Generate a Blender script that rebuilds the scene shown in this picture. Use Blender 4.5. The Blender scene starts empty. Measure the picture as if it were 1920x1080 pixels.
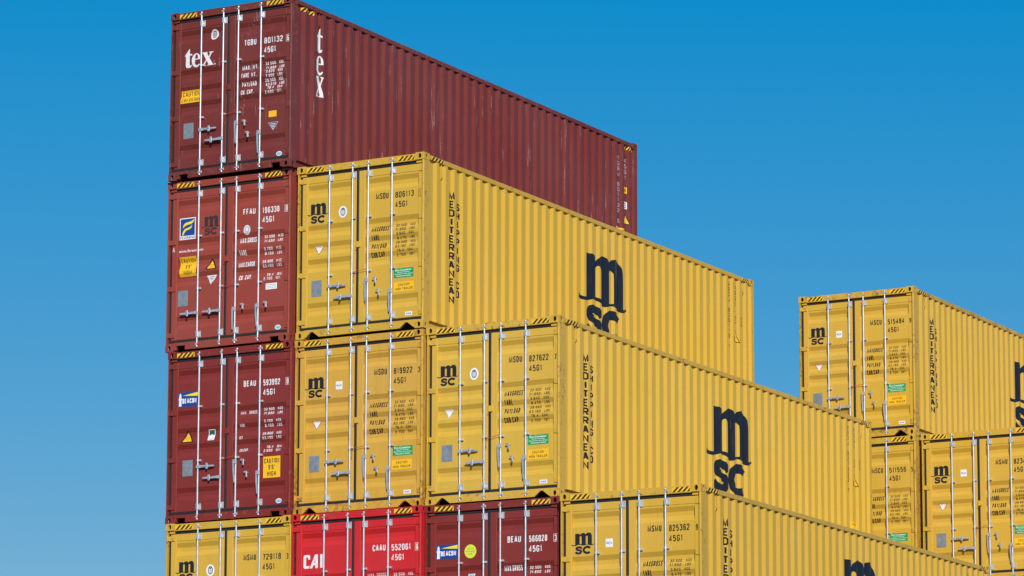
import bpy, bmesh, math, random
from mathutils import Vector
from mathutils.geometry import tessellate_polygon

R = math.radians
scene = bpy.context.scene
COL = scene.collection

# ------------------------------------------------------------------ camera
cam_data = bpy.data.cameras.new("camera")
cam = bpy.data.objects.new("camera", cam_data)
COL.objects.link(cam)
cam.location = (34.7791, -50.1396, -5.0858)
cam.rotation_euler = (R(98.9607), R(0.1778), R(27.3773))
cam_data.sensor_fit = 'HORIZONTAL'
cam_data.sensor_width = 36.0
cam_data.lens = 6912.85 * 36.0 / 1920.0
cam_data.shift_x = -237.81 / 1920.0
cam_data.shift_y = 267.04 / 1920.0
cam_data.clip_start = 0.5
cam_data.clip_end = 3000.0
scene.camera = cam

# ------------------------------------------------------------------ light
SUN_EL, SUN_AZ = 26.0, 36.5          # azimuth measured from the door normal (-y) towards +x
sdir = Vector((math.sin(R(SUN_AZ)) * math.cos(R(SUN_EL)), -math.cos(R(SUN_AZ)) * math.cos(R(SUN_EL)), math.sin(R(SUN_EL))))
world = bpy.data.worlds.new("World")
scene.world = world
world.use_nodes = True
wn, wl = world.node_tree.nodes, world.node_tree.links
for n in list(wn):
    wn.remove(n)
w_out = wn.new("ShaderNodeOutputWorld")
w_bg = wn.new("ShaderNodeBackground")
w_sky = wn.new("ShaderNodeTexSky")
w_sky.sky_type = 'NISHITA'
w_sky.sun_disc = False
w_sky.sun_elevation = R(SUN_EL)
w_sky.sun_rotation = R(180.0 - SUN_AZ)
w_sky.altitude = 0.0
w_sky.air_density = 1.0
w_sky.dust_density = 0.3
w_sky.ozone_density = 4.0
# deep polarised blue: one linear grade of the whole sky
w_sat = wn.new("ShaderNodeHueSaturation")
w_sat.inputs["Saturation"].default_value = 1.25
w_gr = wn.new("ShaderNodeVectorMath")
w_gr.operation = 'MULTIPLY_ADD'
w_gr.inputs[1].default_value = (0.70, 0.44, 0.19)
w_gr.inputs[2].default_value = (-0.070 / 0.12, 0.107 / 0.12, 0.455 / 0.12)
w_mx = wn.new("ShaderNodeVectorMath")
w_mx.operation = 'MAXIMUM'
w_mx.inputs[1].default_value = (0.0, 0.0, 0.0)
w_bg.inputs["Strength"].default_value = 0.12
wl.new(w_sky.outputs["Color"], w_sat.inputs["Color"])
wl.new(w_sat.outputs["Color"], w_gr.inputs[0])
wl.new(w_gr.outputs["Vector"], w_mx.inputs[0])
wl.new(w_mx.outputs["Vector"], w_bg.inputs["Color"])
wl.new(w_bg.outputs["Background"], w_out.inputs["Surface"])

sun_data = bpy.data.lights.new("sun", 'SUN')
sun_data.energy = 4.45
sun_data.angle = R(0.53)
sun_data.color = (1.0, 0.955, 0.88)
sun = bpy.data.objects.new("sun", sun_data)
COL.objects.link(sun)
sun.rotation_euler = sdir.to_track_quat('Z', 'Y').to_euler()

scene.view_settings.view_transform = 'Standard'
scene.view_settings.look = 'None'
scene.view_settings.exposure = 0.0
scene.view_settings.gamma = 1.0
scene.view_settings.use_curve_mapping = False
scene.render.engine = 'CYCLES'

# ------------------------------------------------------------------ materials
def lin(h):
    h = h.lstrip('#')
    out = []
    for i in (0, 2, 4):
        c = int(h[i:i + 2], 16) / 255.0
        out.append(c / 12.92 if c <= 0.04045 else ((c + 0.055) / 1.055) ** 2.4)
    return tuple(out)

MATS = {}

def simple(name, col, rough=0.5, metal=0.0, spec=0.4, vary=0.0):
    if name in MATS:
        return MATS[name]
    m = bpy.data.materials.new(name)
    m.use_nodes = True
    nt = m.node_tree
    b = nt.nodes["Principled BSDF"]
    b.inputs["Base Color"].default_value = (*col, 1)
    b.inputs["Roughness"].default_value = rough
    b.inputs["Metallic"].default_value = metal
    b.inputs["Specular IOR Level"].default_value = spec
    if vary:
        g = nt.nodes.new("ShaderNodeNewGeometry")
        n = nt.nodes.new("ShaderNodeTexNoise")
        n.inputs["Scale"].default_value = 14.0
        n.inputs["Detail"].default_value = 4.0
        mr = nt.nodes.new("ShaderNodeMapRange")
        mr.inputs["From Min"].default_value = 0.3
        mr.inputs["From Max"].default_value = 0.7
        mr.inputs["To Min"].default_value = 1.0 - vary
        mr.inputs["To Max"].default_value = 1.0 + vary * 0.4
        mx = nt.nodes.new("ShaderNodeMix")
        mx.data_type = 'RGBA'
        mx.blend_type = 'MULTIPLY'
        mx.inputs[0].default_value = 1.0
        mx.inputs[6].default_value = (*col, 1)
        nt.links.new(g.outputs["Position"], n.inputs["Vector"])
        nt.links.new(n.outputs["Fac"], mr.inputs["Value"])
        nt.links.new(mr.outputs["Result"], mx.inputs[7])
        nt.links.new(mx.outputs[2], b.inputs["Base Color"])
    MATS[name] = m
    return m

def paint(name, col, fade=0.10, scratch=0.0, scratch_col=(0.6, 0.55, 0.55), rust=0.0, dirt=0.25, rough=0.42):
    """Weathered container paint: blotchy fading, rain streaks, rubbed scratches and rust spots."""
    if name in MATS:
        return MATS[name]
    m = bpy.data.materials.new(name)
    m.use_nodes = True
    nt = m.node_tree
    N, Lk = nt.nodes, nt.links
    b = N["Principled BSDF"]
    geo = N.new("ShaderNodeNewGeometry")

    def noise(scale, vec=None, detail=4.0, rgh=0.55):
        mp = N.new("ShaderNodeMapping")
        mp.inputs["Scale"].default_value = vec or (1, 1, 1)
        Lk.new(geo.outputs["Position"], mp.inputs["Vector"])
        n = N.new("ShaderNodeTexNoise")
        n.inputs["Scale"].default_value = scale
        n.inputs["Detail"].default_value = detail
        n.inputs["Roughness"].default_value = rgh
        Lk.new(mp.outputs["Vector"], n.inputs["Vector"])
        return n.outputs["Fac"]

    def rng(v, a, bb, c, d):
        r = N.new("ShaderNodeMapRange")
        r.inputs["From Min"].default_value = a
        r.inputs["From Max"].default_value = bb
        r.inputs["To Min"].default_value = c
        r.inputs["To Max"].default_value = d
        Lk.new(v, r.inputs["Value"])
        return r.outputs["Result"]

    def mul(a, bb):
        mth = N.new("ShaderNodeMath")
        mth.operation = 'MULTIPLY'
        Lk.new(a, mth.inputs[0])
        if isinstance(bb, float):
            mth.inputs[1].default_value = bb
        else:
            Lk.new(bb, mth.inputs[1])
        return mth.outputs[0]

    def mix(fac, a, bb, mode='MIX'):
        mx = N.new("ShaderNodeMix")
        mx.data_type = 'RGBA'
        mx.blend_type = mode
        if isinstance(fac, float):
            mx.inputs[0].default_value = fac
        else:
            Lk.new(fac, mx.inputs[0])
        for i, v in ((6, a), (7, bb)):
            if isinstance(v, tuple):
                mx.inputs[i].default_value = (*v, 1)
            else:
                Lk.new(v, mx.inputs[i])
        return mx.outputs[2]

    grey = sum(col) / 3.0
    faded = tuple(c * 0.80 + grey * 0.20 + 0.03 for c in col)
    dark = tuple(c * 0.80 for c in col)
    c = mix(mul(rng(noise(0.55), 0.35, 0.7, 0.0, 1.0), 1.6 * fade), col, faded)
    c = mix(mul(rng(noise(2.3, None, 6.0), 0.45, 0.75, 0.0, 1.0), fade * 1.4), c, dark)
    streak = rng(noise(9.0, (1, 1, 0.07), 5.0), 0.52, 0.78, 0.0, 1.0)
    c = mix(mul(streak, dirt * 0.55), c, tuple(0.6 * x + 0.02 for x in col))
    run = mul(rng(noise(16.0, (1, 1, 0.035), 3.0), 0.60, 0.72, 0.0, 1.0), rng(noise(0.8, None, 2.0), 0.50, 0.62, 0.0, 1.0))
    c = mix(mul(run, dirt * 0.9), c, tuple(0.5 * x + 0.03 for x in col))
    speck = rng(noise(38.0, None, 3.0), 0.66, 0.74, 0.0, 1.0)
    c = mix(mul(speck, dirt * 0.5), c, tuple(0.45 * x + 0.015 for x in col))
    if scratch > 0:
        sc1 = rng(noise(26.0, (1, 1, 0.06), 3.0, 0.5), 0.64, 0.69, 0.0, 1.0)
        area = rng(noise(0.9, (1, 1, 0.6), 2.0), 0.46, 0.56, 0.0, 1.0)
        gr = rng(noise(60.0, (1, 1, 0.5), 3.0), 0.40, 0.60, 0.2, 1.0)
        c = mix(mul(mul(mul(sc1, area), gr), scratch), c, scratch_col)
    if rust > 0:
        rr = rng(noise(15.0, None, 6.0, 0.65), 0.60 - 0.14 * rust, 0.70 - 0.12 * rust, 0.0, 1.0)
        ra = rng(noise(1.7, None, 2.0), 0.42, 0.60, 0.0, 1.0)
        rc = mix(noise(40.0), (0.30, 0.11, 0.045), (0.12, 0.05, 0.026))
        c = mix(mul(mul(rr, ra), 0.80), c, rc)
    Lk.new(c, b.inputs["Base Color"])
    Lk.new(rng(noise(3.1, None, 5.0), 0.3, 0.7, rough - 0.07, rough + 0.10), b.inputs["Roughness"])
    b.inputs["Specular IOR Level"].default_value = 0.26
    bp = N.new("ShaderNodeBump")
    bp.inputs["Strength"].default_value = 0.30
    bp.inputs["Distance"].default_value = 0.02
    Lk.new(noise(2.2, (1, 1, 0.6), 3.0, 0.6), bp.inputs["Height"])
    Lk.new(bp.outputs["Normal"], b.inputs["Normal"])
    MATS[name] = m
    return m

YEL = (0.582, 0.354, 0.038)
YEL2 = (0.580, 0.325, 0.038)
MAR = (0.166, 0.026, 0.018)
MAR2 = (0.285, 0.048, 0.030)
MAR3 = (0.205, 0.024, 0.018)
RED = (0.535, 0.019, 0.022)

def paint_set(key, col, **kw):
    edge = dict(kw)
    edge['rust'] = kw.get('edge_rust', 0.5)
    edge.pop('edge_rust', None)
    kw.pop('edge_rust', None)
    return dict(body=paint(key + "_paint", col, **kw), edge=paint(key + "_edge_paint", tuple(c * 0.96 for c in col), **edge))

PAINTS = {
    'yellow': paint_set('yellow', YEL, fade=0.10, dirt=0.22, edge_rust=0.35),
    'yellow_b': paint_set('yellow_b', (0.600, 0.370, 0.040), fade=0.14, dirt=0.30, edge_rust=0.5),
    'yellow_c': paint_set('yellow_c', (0.585, 0.350, 0.036), fade=0.13, dirt=0.26, edge_rust=0.3),
    'yellow_rusty': paint_set('yellow_rusty', YEL, fade=0.14, dirt=0.34, edge_rust=0.95),
    'yellow_old': paint_set('yellow_old', YEL2, fade=0.16, dirt=0.40, edge_rust=0.95),
    'maroon_tex': paint_set('maroon_tex', MAR, fade=0.22, dirt=0.45, scratch=0.8, scratch_col=(0.42, 0.30, 0.28), edge_rust=0.8),
    'maroon_flo': paint_set('maroon_flo', MAR2, fade=0.18, dirt=0.35, edge_rust=0.7),
    'maroon_bea': paint_set('maroon_bea', MAR3, fade=0.14, dirt=0.28, edge_rust=0.5),
    'red': paint_set('red', RED, fade=0.14, dirt=0.20, edge_rust=0.4),
}
M_RUB = simple("black_rubber", (0.022, 0.022, 0.024), 0.65, 0, 0.25, 0.3)
M_GALV = simple("galvanised_steel", (0.57, 0.595, 0.62), 0.38, 0.55, 0.5, 0.18)
M_GALV_D = simple("galvanised_plate", (0.50, 0.52, 0.55), 0.45, 0.6, 0.5, 0.3)
M_PLATE = simple("grey_plate", (0.225, 0.262, 0.29), 0.45, 0.15, 0.4, 0.25)
M_PLATE_L = simple("plate_print", (0.26, 0.295, 0.32), 0.45, 0.15, 0.4, 0.2)
M_BLACK = simple("black_letters", (0.016, 0.017, 0.022), 0.5, 0, 0.3, 0.2)
M_MARK = simple("black_side_letters", (0.012, 0.013, 0.017), 0.5, 0, 0.3, 0.2)
M_NAVY = paint("navy_logo", (0.0085, 0.011, 0.018), fade=0.10, dirt=0.1, scratch=0.35, scratch_col=(0.40, 0.25, 0.04), rough=0.40)
M_FADED = simple("faded_black_letters", (0.050, 0.026, 0.028), 0.6, 0, 0.3, 0.35)
M_WHITE = simple("white_letters", (0.74, 0.72, 0.72), 0.5, 0, 0.35, 0.14)
M_LABEL = simple("white_label", (0.78, 0.78, 0.78), 0.4, 0, 0.4, 0.05)
M_HAZ = simple("hazard_yellow", (0.80, 0.47, 0.015), 0.45, 0, 0.35, 0.08)
M_CAU = simple("caution_yellow", (0.86, 0.47, 0.012), 0.42, 0, 0.35, 0.05)
M_GREEN = simple("label_green", (0.012, 0.30, 0.085), 0.42, 0, 0.4, 0.05)
M_DKGREEN = simple("label_dark_green", (0.01, 0.10, 0.055), 0.42)
M_BLUE = simple("label_blue", (0.012, 0.055, 0.24), 0.42, 0, 0.4, 0.05)
M_CYAN = simple("label_cyan", (0.06, 0.40, 0.52), 0.42)
M_LIME = simple("label_lime", (0.58, 0.68, 0.05), 0.45)
M_REDL = simple("label_red", (0.50, 0.03, 0.03), 0.45)
M_LYEL = simple("logo_yellow", (0.84, 0.66, 0.01), 0.42)
M_GREYL = simple("label_grey", (0.42, 0.43, 0.45), 0.5)
M_SEAL = simple("red_seal_plastic", (0.62, 0.045, 0.012), 0.4)
M_FLOOR = simple("underfloor", (0.055, 0.045, 0.038), 0.8, 0, 0.2, 0.3)

# ------------------------------------------------------------------ mesh helpers
class MB:
    def __init__(self):
        self.v, self.f, self.mi, self.sm = [], [], [], []

    def add(self, verts, faces, mi=0, smooth=False):
        o = len(self.v)
        self.v += [tuple(p) for p in verts]
        for f in faces:
            self.f.append(tuple(i + o for i in f))
            self.mi.append(mi)
            self.sm.append(smooth)

    def box(self, x0, x1, y0, y1, z0, z1, c=0.0, mi=0):
        """Box; with c > 0 its edges are chamfered."""
        if c <= 0:
            v = [(x, y, z) for z in (z0, z1) for y in (y0, y1) for x in (x0, x1)]
            f = [(0, 2, 3, 1), (4, 5, 7, 6), (0, 1, 5, 4), (2, 6, 7, 3), (0, 4, 6, 2), (1, 3, 7, 5)]
            self.add(v, f, mi)
            return
        bm = bmesh.new()
        bmesh.ops.create_cube(bm, size=1.0)
        for p in bm.verts:
            p.co = Vector(((x0 + x1) / 2 + p.co.x * (x1 - x0), (y0 + y1) / 2 + p.co.y * (y1 - y0), (z0 + z1) / 2 + p.co.z * (z1 - z0)))
        bmesh.ops.bevel(bm, geom=list(bm.edges), offset=c, segments=1, affect='EDGES', profile=0.5)
        bm.verts.index_update()
        self.add([p.co for p in bm.verts], [[q.index for q in f.verts] for f in bm.faces], mi)
        bm.free()

    def prism(self, poly, axis, a, b, mi=0):
        """Extrude a 2-D polygon along an axis ('x','y','z') from a to b. poly in the two other axes, in order."""
        n = len(poly)
        def mk(p, t):
            if axis == 'z':
                return (p[0], p[1], t)
            if axis == 'y':
                return (p[0], t, p[1])
            return (t, p[0], p[1])
        v = [mk(p, a) for p in poly] + [mk(p, b) for p in poly]
        f = [(i, (i + 1) % n, (i + 1) % n + n, i + n) for i in range(n)]
        tr = tessellate_polygon([[Vector((p[0], p[1], 0)) for p in poly]])
        f += [tuple(t) for t in tr] + [tuple(i + n for i in reversed(t)) for t in tr]
        self.add(v, f, mi)

    def cyl(self, p0, p1, r, n=12, mi=0, r1=None, caps=True):
        p0, p1 = Vector(p0), Vector(p1)
        d = (p1 - p0).normalized()
        a = d.orthogonal().normalized()
        b = d.cross(a)
        r1 = r if r1 is None else r1
        v = []
        for p, rr in ((p0, r), (p1, r1)):
            for i in range(n):
                t = 2 * math.pi * i / n
                v.append(p + (a * math.cos(t) + b * math.sin(t)) * rr)
        self.add(v, [(i, (i + 1) % n, (i + 1) % n + n, i + n) for i in range(n)], mi, True)
        if caps:
            self.add(v[:n], [tuple(reversed(range(n)))], mi)
            self.add(v[n:], [tuple(range(n))], mi)

    def tube(self, pts, r, n=6, mi=0):
        for p, q in zip(pts, pts[1:]):
            self.cyl(p, q, r, n, mi, caps=False)

    def mesh(self, name, mats=None):
        me = bpy.data.meshes.new(name)
        me.from_pydata(self.v, [], self.f)
        if mats is None:
            me.materials.append(None)
        else:
            for m in mats:
                me.materials.append(m)
            me.polygons.foreach_set("material_index", self.mi)
        me.polygons.foreach_set("use_smooth", self.sm)
        bm = bmesh.new()
        bm.from_mesh(me)
        bmesh.ops.recalc_face_normals(bm, faces=bm.faces)
        bm.to_mesh(me)
        bm.free()
        me.update()
        return me

def obj(name, me, parent, mat=None):
    o = bpy.data.objects.new(name, me)
    COL.objects.link(o)
    if parent is not None:
        o.parent = parent
    if mat is not None:
        o.material_slots[0].link = 'OBJECT'
        o.material_slots[0].material = mat
    return o

# ------------------------------------------------------------------ container dimensions
W, L, H = 2.438, 12.192, 2.896
WALL_B, WALL_T = 0.150, 2.798           # side wall between the bottom and the top rail
PITCH, DEPTH = 0.279, 0.037
XO = W - 0.008                           # outer plane of the corrugations
PANEL_Y, STILE_Y = 0.055, 0.047
LP = (0.185, 1.020)                      # panel of the left door
RP = (1.290, 2.305)                      # panel of the right door
GROOVES = (2.570, 1.895, 1.597, 1.325, 0.597)
G_S1, G_F, G_S2, G_D = 0.074, 0.066, 0.078, 0.038

def door_profile():
    pts = [(2.600, 0.0)]
    for g in GROOVES:
        pts += [(g, 0.0), (g - G_S1, G_D), (g - G_S1 - G_F, G_D), (g - G_S1 - G_F - G_S2, 0.0)]
    pts += [(0.300, 0.0)]
    return pts

PROFILE = door_profile()

def door_y(x, z):
    if not (LP[0] <= x <= LP[1] or RP[0] <= x <= RP[1]) or z > 2.600 or z < 0.300:
        return STILE_Y
    for (za, da), (zb, db) in zip(PROFILE, PROFILE[1:]):
        if zb <= z <= za:
            t = 0 if za == zb else (za - z) / (za - zb)
            return PANEL_Y + da + (db - da) * t
    return PANEL_Y

def side_points():
    """(y, depth) along the side wall: hollows and ridges of the corrugation."""
    pts = [(0.205, DEPTH)]
    for k in range(42):
        y = 0.425 + PITCH * k
        pts += [(y - 0.068, DEPTH), (y, 0.0), (y + 0.070, 0.0), (y + 0.138, DEPTH)]
    pts += [(12.030, DEPTH), (12.086, 0.003)]
    return pts

SIDE = side_points()

def side_x(y):
    for (ya, da), (yb, db) in zip(SIDE, SIDE[1:]):
        if ya <= y <= yb:
            return XO - (da + (db - da) * ((y - ya) / (yb - ya) if yb > ya else 0))
    return XO

# ------------------------------------------------------------------ shared meshes of the body
def casting_mesh(right, back, top):
    """Hollow corner fitting with oval apertures in its end and outer side."""
    m = MB()
    lx, ly, lz = 0.162, 0.178, 0.118
    n = 20
    rx, rz, th = 0.030, 0.041, 0.022

    def rect_pt(t, hw, hh):
        c, s = math.cos(t), math.sin(t)
        k = min(hw / abs(c) if abs(c) > 1e-6 else 9e9, hh / abs(s) if abs(s) > 1e-6 else 9e9)
        return c * k, s * k

    # include exact corners in the angular sampling
    def ring(hw, hh):
        a0 = math.atan2(hh, hw)
        angs = sorted(set([2 * math.pi * i / n for i in range(n)] + [a0, math.pi - a0, math.pi + a0, 2 * math.pi - a0]))
        outer = [rect_pt(t, hw, hh) for t in angs]
        inner = [(rx * math.cos(t), rz * math.sin(t)) for t in angs]
        return outer, inner

    def holed(face):
        hw = lx / 2 if face == 'end' else ly / 2
        o, i = ring(hw, lz / 2)
        k = len(o)
        if face == 'end':
            v = [(lx / 2 + p[0], 0.0, lz / 2 + p[1]) for p in o] + [(lx / 2 + p[0], 0.0, lz / 2 + p[1]) for p in i] + [(lx / 2 + p[0], th, lz / 2 + p[1]) for p in i]
        else:
            v = [(0.0, ly / 2 + p[0], lz / 2 + p[1]) for p in o] + [(0.0, ly / 2 + p[0], lz / 2 + p[1]) for p in i] + [(th, ly / 2 + p[0], lz / 2 + p[1]) for p in i]
        f = []
        for a in range(k):
            b = (a + 1) % k
            f.append((a, b, b + k, a + k))
            f.append((a + k, b + k, b + 2 * k, a + 2 * k))
        m.add(v, f)
    holed('end')
    holed('side')
    x1, y1, z1 = lx, ly, lz
    m.add([(x1, 0, 0), (x1, y1, 0), (x1, y1, z1), (x1, 0, z1)], [(0, 1, 2, 3)])
    m.add([(0, y1, 0), (x1, y1, 0), (x1, y1, z1), (0, y1, z1)], [(0, 1, 2, 3)])
    m.add([(0, 0, 0), (x1, 0, 0), (x1, y1, 0), (0, y1, 0)], [(0, 1, 2, 3)])
    m.add([(0, 0, z1), (x1, 0, z1), (x1, y1, z1), (0, y1, z1)], [(0, 1, 2, 3)])
    vs = []
    for (x, y, z) in m.v:
        vs.append((W - x if right else x, L - y if back else y, (H - lz) + z if top else z))
    m.v = vs
    me = bpy.data.meshes.new("corner_casting")
    me.from_pydata(m.v, [], m.f)
    me.materials.append(None)
    bm = bmesh.new()
    bm.from_mesh(me)
    bmesh.ops.remove_doubles(bm, verts=bm.verts, dist=0.0005)
    bmesh.ops.recalc_face_normals(bm, faces=bm.faces)
    bm.to_mesh(me)
    bm.free()
    return me

def front_post_mesh(right):
    m = MB()
    poly = [(0.036, 0.006), (0.014, 0.006), (0.004, 0.016), (0.004, 0.205), (0.05, 0.205), (0.05, 0.12), (0.11, 0.12), (0.11, 0.078), (0.036, 0.078)]
    m.prism([(W - x if right else x, y) for x, y in poly], 'z', 0.1185, H - 0.1185)
    return m.mesh("corner_post")

def back_post_mesh(right):
    m = MB()
    poly = [(0.004, L - 0.006), (0.004, 12.087), (0.07, 12.087), (0.07, L - 0.08), (0.12, L - 0.08), (0.12, L - 0.006)]
    m.prism([(W - x if right else x, y) for x, y in poly], 'z', 0.1185, H - 0.1185)
    return m.mesh("corner_post")

def side_wall_mesh(right):
    m = MB()
    v, f = [], []
    for (y, d) in SIDE:
        x = XO - d
        for z in (WALL_B, WALL_T):
            v.append((x if right else W - x, y, z))
    for i in range(len(SIDE) - 1):
        f.append((2 * i, 2 * i + 2, 2 * i + 3, 2 * i + 1))
    k = len(v)
    # inner skin closes the sheet
    for (y, d) in (SIDE[0], SIDE[-1]):
        for z in (WALL_B, WALL_T):
            x = XO - 0.05
            v.append((x if right else W - x, y, z))
    n = len(SIDE)
    f.append((k, k + 1, k + 3, k + 2))
    f.append((0, 1, k + 1, k))
    f.append((2 * n - 2, k + 2, k + 3, 2 * n - 1))
    m.add(v, f)
    # underside of the overhang
    for i in range(n - 1):
        (ya, da), (yb, db) = SIDE[i], SIDE[i + 1]
        q = [(XO - da, ya), (XO - db, yb), (XO - 0.05, yb), (XO - 0.05, ya)]
        for z in (WALL_B, WALL_T):
            m.add([((x if right else W - x), y, z) for x, y in q], [(0, 1, 2, 3)])
    me = bpy.data.meshes.new("side_wall")
    me.from_pydata(m.v, [], m.f)
    me.materials.append(None)
    bm = bmesh.new()
    bm.from_mesh(me)
    bmesh.ops.remove_doubles(bm, verts=bm.verts, dist=0.0004)
    bmesh.ops.recalc_face_normals(bm, faces=bm.faces)
    bm.to_mesh(me)
    bm.free()
    return me

def top_rail_mesh(right):
    m = MB()
    a, b = (W - 0.066, W - 0.004) if right else (0.004, 0.066)
    m.box(a, b, 0.179, L - 0.179, WALL_T + 0.001, 2.878, 0.006)
    return m.mesh("top_rail")

def bottom_rail_mesh(right):
    m = MB()
    s = lambda x: W - x if right else x
    poly = [(0.012, 0.149), (0.062, 0.149), (0.062, 0.020), (0.040, 0.020), (0.040, 0.026), (0.056, 0.026), (0.056, 0.143), (0.012, 0.143)]
    m.prism([(s(x), z) for x, z in poly], 'y', 0.179, L - 0.179)
    # gusset behind the corner fitting
    g = [(0.179, 0.022), (0.36, 0.022), (0.32, 0.075), (0.179, 0.105)]
    m.prism([(y, z) for y, z in g], 'x', s(0.020), s(0.054))
    return m.mesh("bottom_rail")

def header_mesh():
    m = MB()
    m.box(0.1625, W - 0.1625, 0.012, 0.12, 2.768, 2.884, 0.006)
    m.box(0.06, 0.1620, 0.030, 0.12, 2.730, 2.776)
    m.box(W - 0.1620, W - 0.06, 0.030, 0.12, 2.730, 2.776)
    return m.mesh("header")

def sill_mesh(kind):
    m = MB()
    a, b = 0.1625, W - 0.1625
    if kind == 'vee':
        notch1 = [(0.185, 0.022), (0.285, 0.112), (0.325, 0.112), (0.445, 0.022)]
        notch2 = [(1.985, 0.022), (2.095, 0.112), (2.135, 0.112), (2.250, 0.022)]
    else:
        notch1 = [(0.215, 0.022), (0.215, 0.095), (0.390, 0.095), (0.390, 0.022)]
        notch2 = [(2.060, 0.022), (2.060, 0.095), (2.235, 0.095), (2.235, 0.022)]
    poly = [(a, 0.022)] + notch1 + notch2 + [(b, 0.022), (b, 0.146), (a, 0.146)]
    m.prism(poly, 'y', 0.012, 0.055)
    m.box(0.040, 0.1620, 0.030, 0.10, 0.1195, 0.146)
    m.box(W - 0.1620, W - 0.040, 0.030, 0.10, 0.1195, 0.146)
    return m.mesh("sill")

def roof_mesh():
    m = MB()
    # shallow pressed ribs running across the roof
    v, f = [], []
    n = 44
    y0, y1 = 0.13, L - 0.10
    pts = []
    for i in range(n):
        a = y0 + (y1 - y0) * i / n
        p = (y1 - y0) / n
        pts += [(a, 2.866), (a + 0.3 * p, 2.866), (a + 0.45 * p, 2.878), (a + 0.85 * p, 2.878)]
    pts.append((y1, 2.866))
    for (y, z) in pts:
        v += [(0.067, y, z), (W - 0.067, y, z)]
    f = [(2 * i, 2 * i + 1, 2 * i + 3, 2 * i + 2) for i in range(len(pts) - 1)]
    m.add(v, f)
    return m.mesh("roof")

def floor_mesh():
    m = MB()
    m.box(0.063, W - 0.063, 0.102, L - 0.06, 0.150, 0.175)
    for i in range(38):
        y = 0.35 + i * 0.305
        m.box(0.064, W - 0.064, y, y + 0.045, 0.030, 0.1495)
    return m.mesh("floor")

def end_wall_mesh():
    m = MB()
    v, pts = [], []
    x0, x1 = 0.121, W - 0.121
    n = 8
    p = (x1 - x0) / n
    for i in range(n):
        a = x0 + p * i
        pts += [(a, L - 0.02), (a + 0.35 * p, L - 0.02), (a + 0.5 * p, L - 0.06), (a + 0.85 * p, L - 0.06)]
    pts.append((x1, L - 0.02))
    for x, y in pts:
        v += [(x, y, 0.05), (x, y, 2.86)]
    m.add(v, [(2 * i, 2 * i + 2, 2 * i + 3, 2 * i + 1) for i in range(len(pts) - 1)])
    return m.mesh("end_wall")

def door_mesh(right):
    m = MB()
    if right:
        x0, x1 = 1.174, 2.400
        pa, pb = RP
    else:
        x0, x1 = 0.080, 1.128
        pa, pb = LP
    zb, zt = 0.194, 2.721
    c = 0.006
    m.box(x0, pa, STILE_Y, 0.10, zb, zt, c)
    m.box(pb, x1, STILE_Y, 0.10, zb, zt, c)
    m.box(pa + 0.0005, pb - 0.0005, STILE_Y + 0.001, 0.10, 2.600, zt - 0.001, c)
    m.box(pa + 0.0005, pb - 0.0005, STILE_Y + 0.001, 0.10, zb + 0.001, 0.300, c)
    v = []
    for z, d in PROFILE:
        v += [(pa, PANEL_Y + d, z), (pb, PANEL_Y + d, z)]
    m.add(v, [(2 * i, 2 * i + 1, 2 * i + 3, 2 * i + 2) for i in range(len(PROFILE) - 1)])
    return m.mesh("door")

def gasket_mesh(right):
    m = MB()
    if right:
        m.box(1.174, 2.404, 0.046, 0.09, 2.7215, 2.7665, 0.004)
        m.box(1.129, 1.1735, 0.040, 0.09, 0.150, 2.766, 0.008)
        m.box(1.175, 2.404, 0.036, 0.09, 0.1475, 0.1935, 0.008)
        m.box(2.4005, 2.4018, 0.060, 0.09, 0.194, 2.720)
    else:
        m.box(0.037, 1.128, 0.048, 0.09, 2.7215, 2.7665, 0.004)
        m.box(0.0365, 0.0795, 0.058, 0.09, 0.150, 2.721, 0.006)
        m.box(0.080, 1.128, 0.052, 0.09, 0.1475, 0.1935, 0.004)
    return m.mesh("gasket")

def hinge_mesh(right):
    m = MB()
    pts = [('b', 0.070, 0.168, 0.036, 0.0465), ('b', 0.008, 0.075, 0.0, 0.0)]
    s = (lambda x: W - x) if right else (lambda x: x)
    def bx(a, b, y0, y1, z0, z1, c=0.003):
        a, b = s(a), s(b)
        m.box(min(a, b), max(a, b), y0, y1, z0, z1, c)
    if right:
        bx(0.040, 0.118, 0.034, 0.0465, -0.042, 0.042)
        bx(0.022, 0.045, 0.012, 0.0465, -0.036, 0.036)
    else:
        bx(0.045, 0.160, 0.030, 0.0465, -0.042, 0.042)
        bx(0.016, 0.052, 0.008, 0.0465, -0.036, 0.036)
    m.cyl((s(0.026), 0.010, -0.055), (s(0.026), 0.010, 0.055), 0.011, 10)
    return m.mesh("hinge")

RODS = (0.622, 1.066, 1.368, 1.822)
ROD_Y = 0.020

def rod_mesh():
    m = MB()
    m.cyl((0, ROD_Y, 0.060), (0, ROD_Y, 2.845), 0.0158, 14)
    for z0, z1, zz in ((2.800, 2.832, 2.816), (0.078, 0.110, 0.094)):
        m.box(-0.012, 0.040, 0.001, 0.020, z0, z1, 0.004)
        m.box(-0.034, -0.012, 0.003, 0.014, z0 + 0.006, z1 - 0.006, 0.003)
    m.cyl((0, ROD_Y, 2.842), (0, ROD_Y, 2.856), 0.024, 12)
    m.cyl((0, ROD_Y, 0.050), (0, ROD_Y, 0.064), 0.024, 12)
    m.cyl((0, ROD_Y, 2.770), (0, ROD_Y, 2.782), 0.021, 12)
    m.cyl((0, ROD_Y, 0.140), (0, ROD_Y, 0.152), 0.021, 12)
    return m.mesh("lock_rod")

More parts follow.
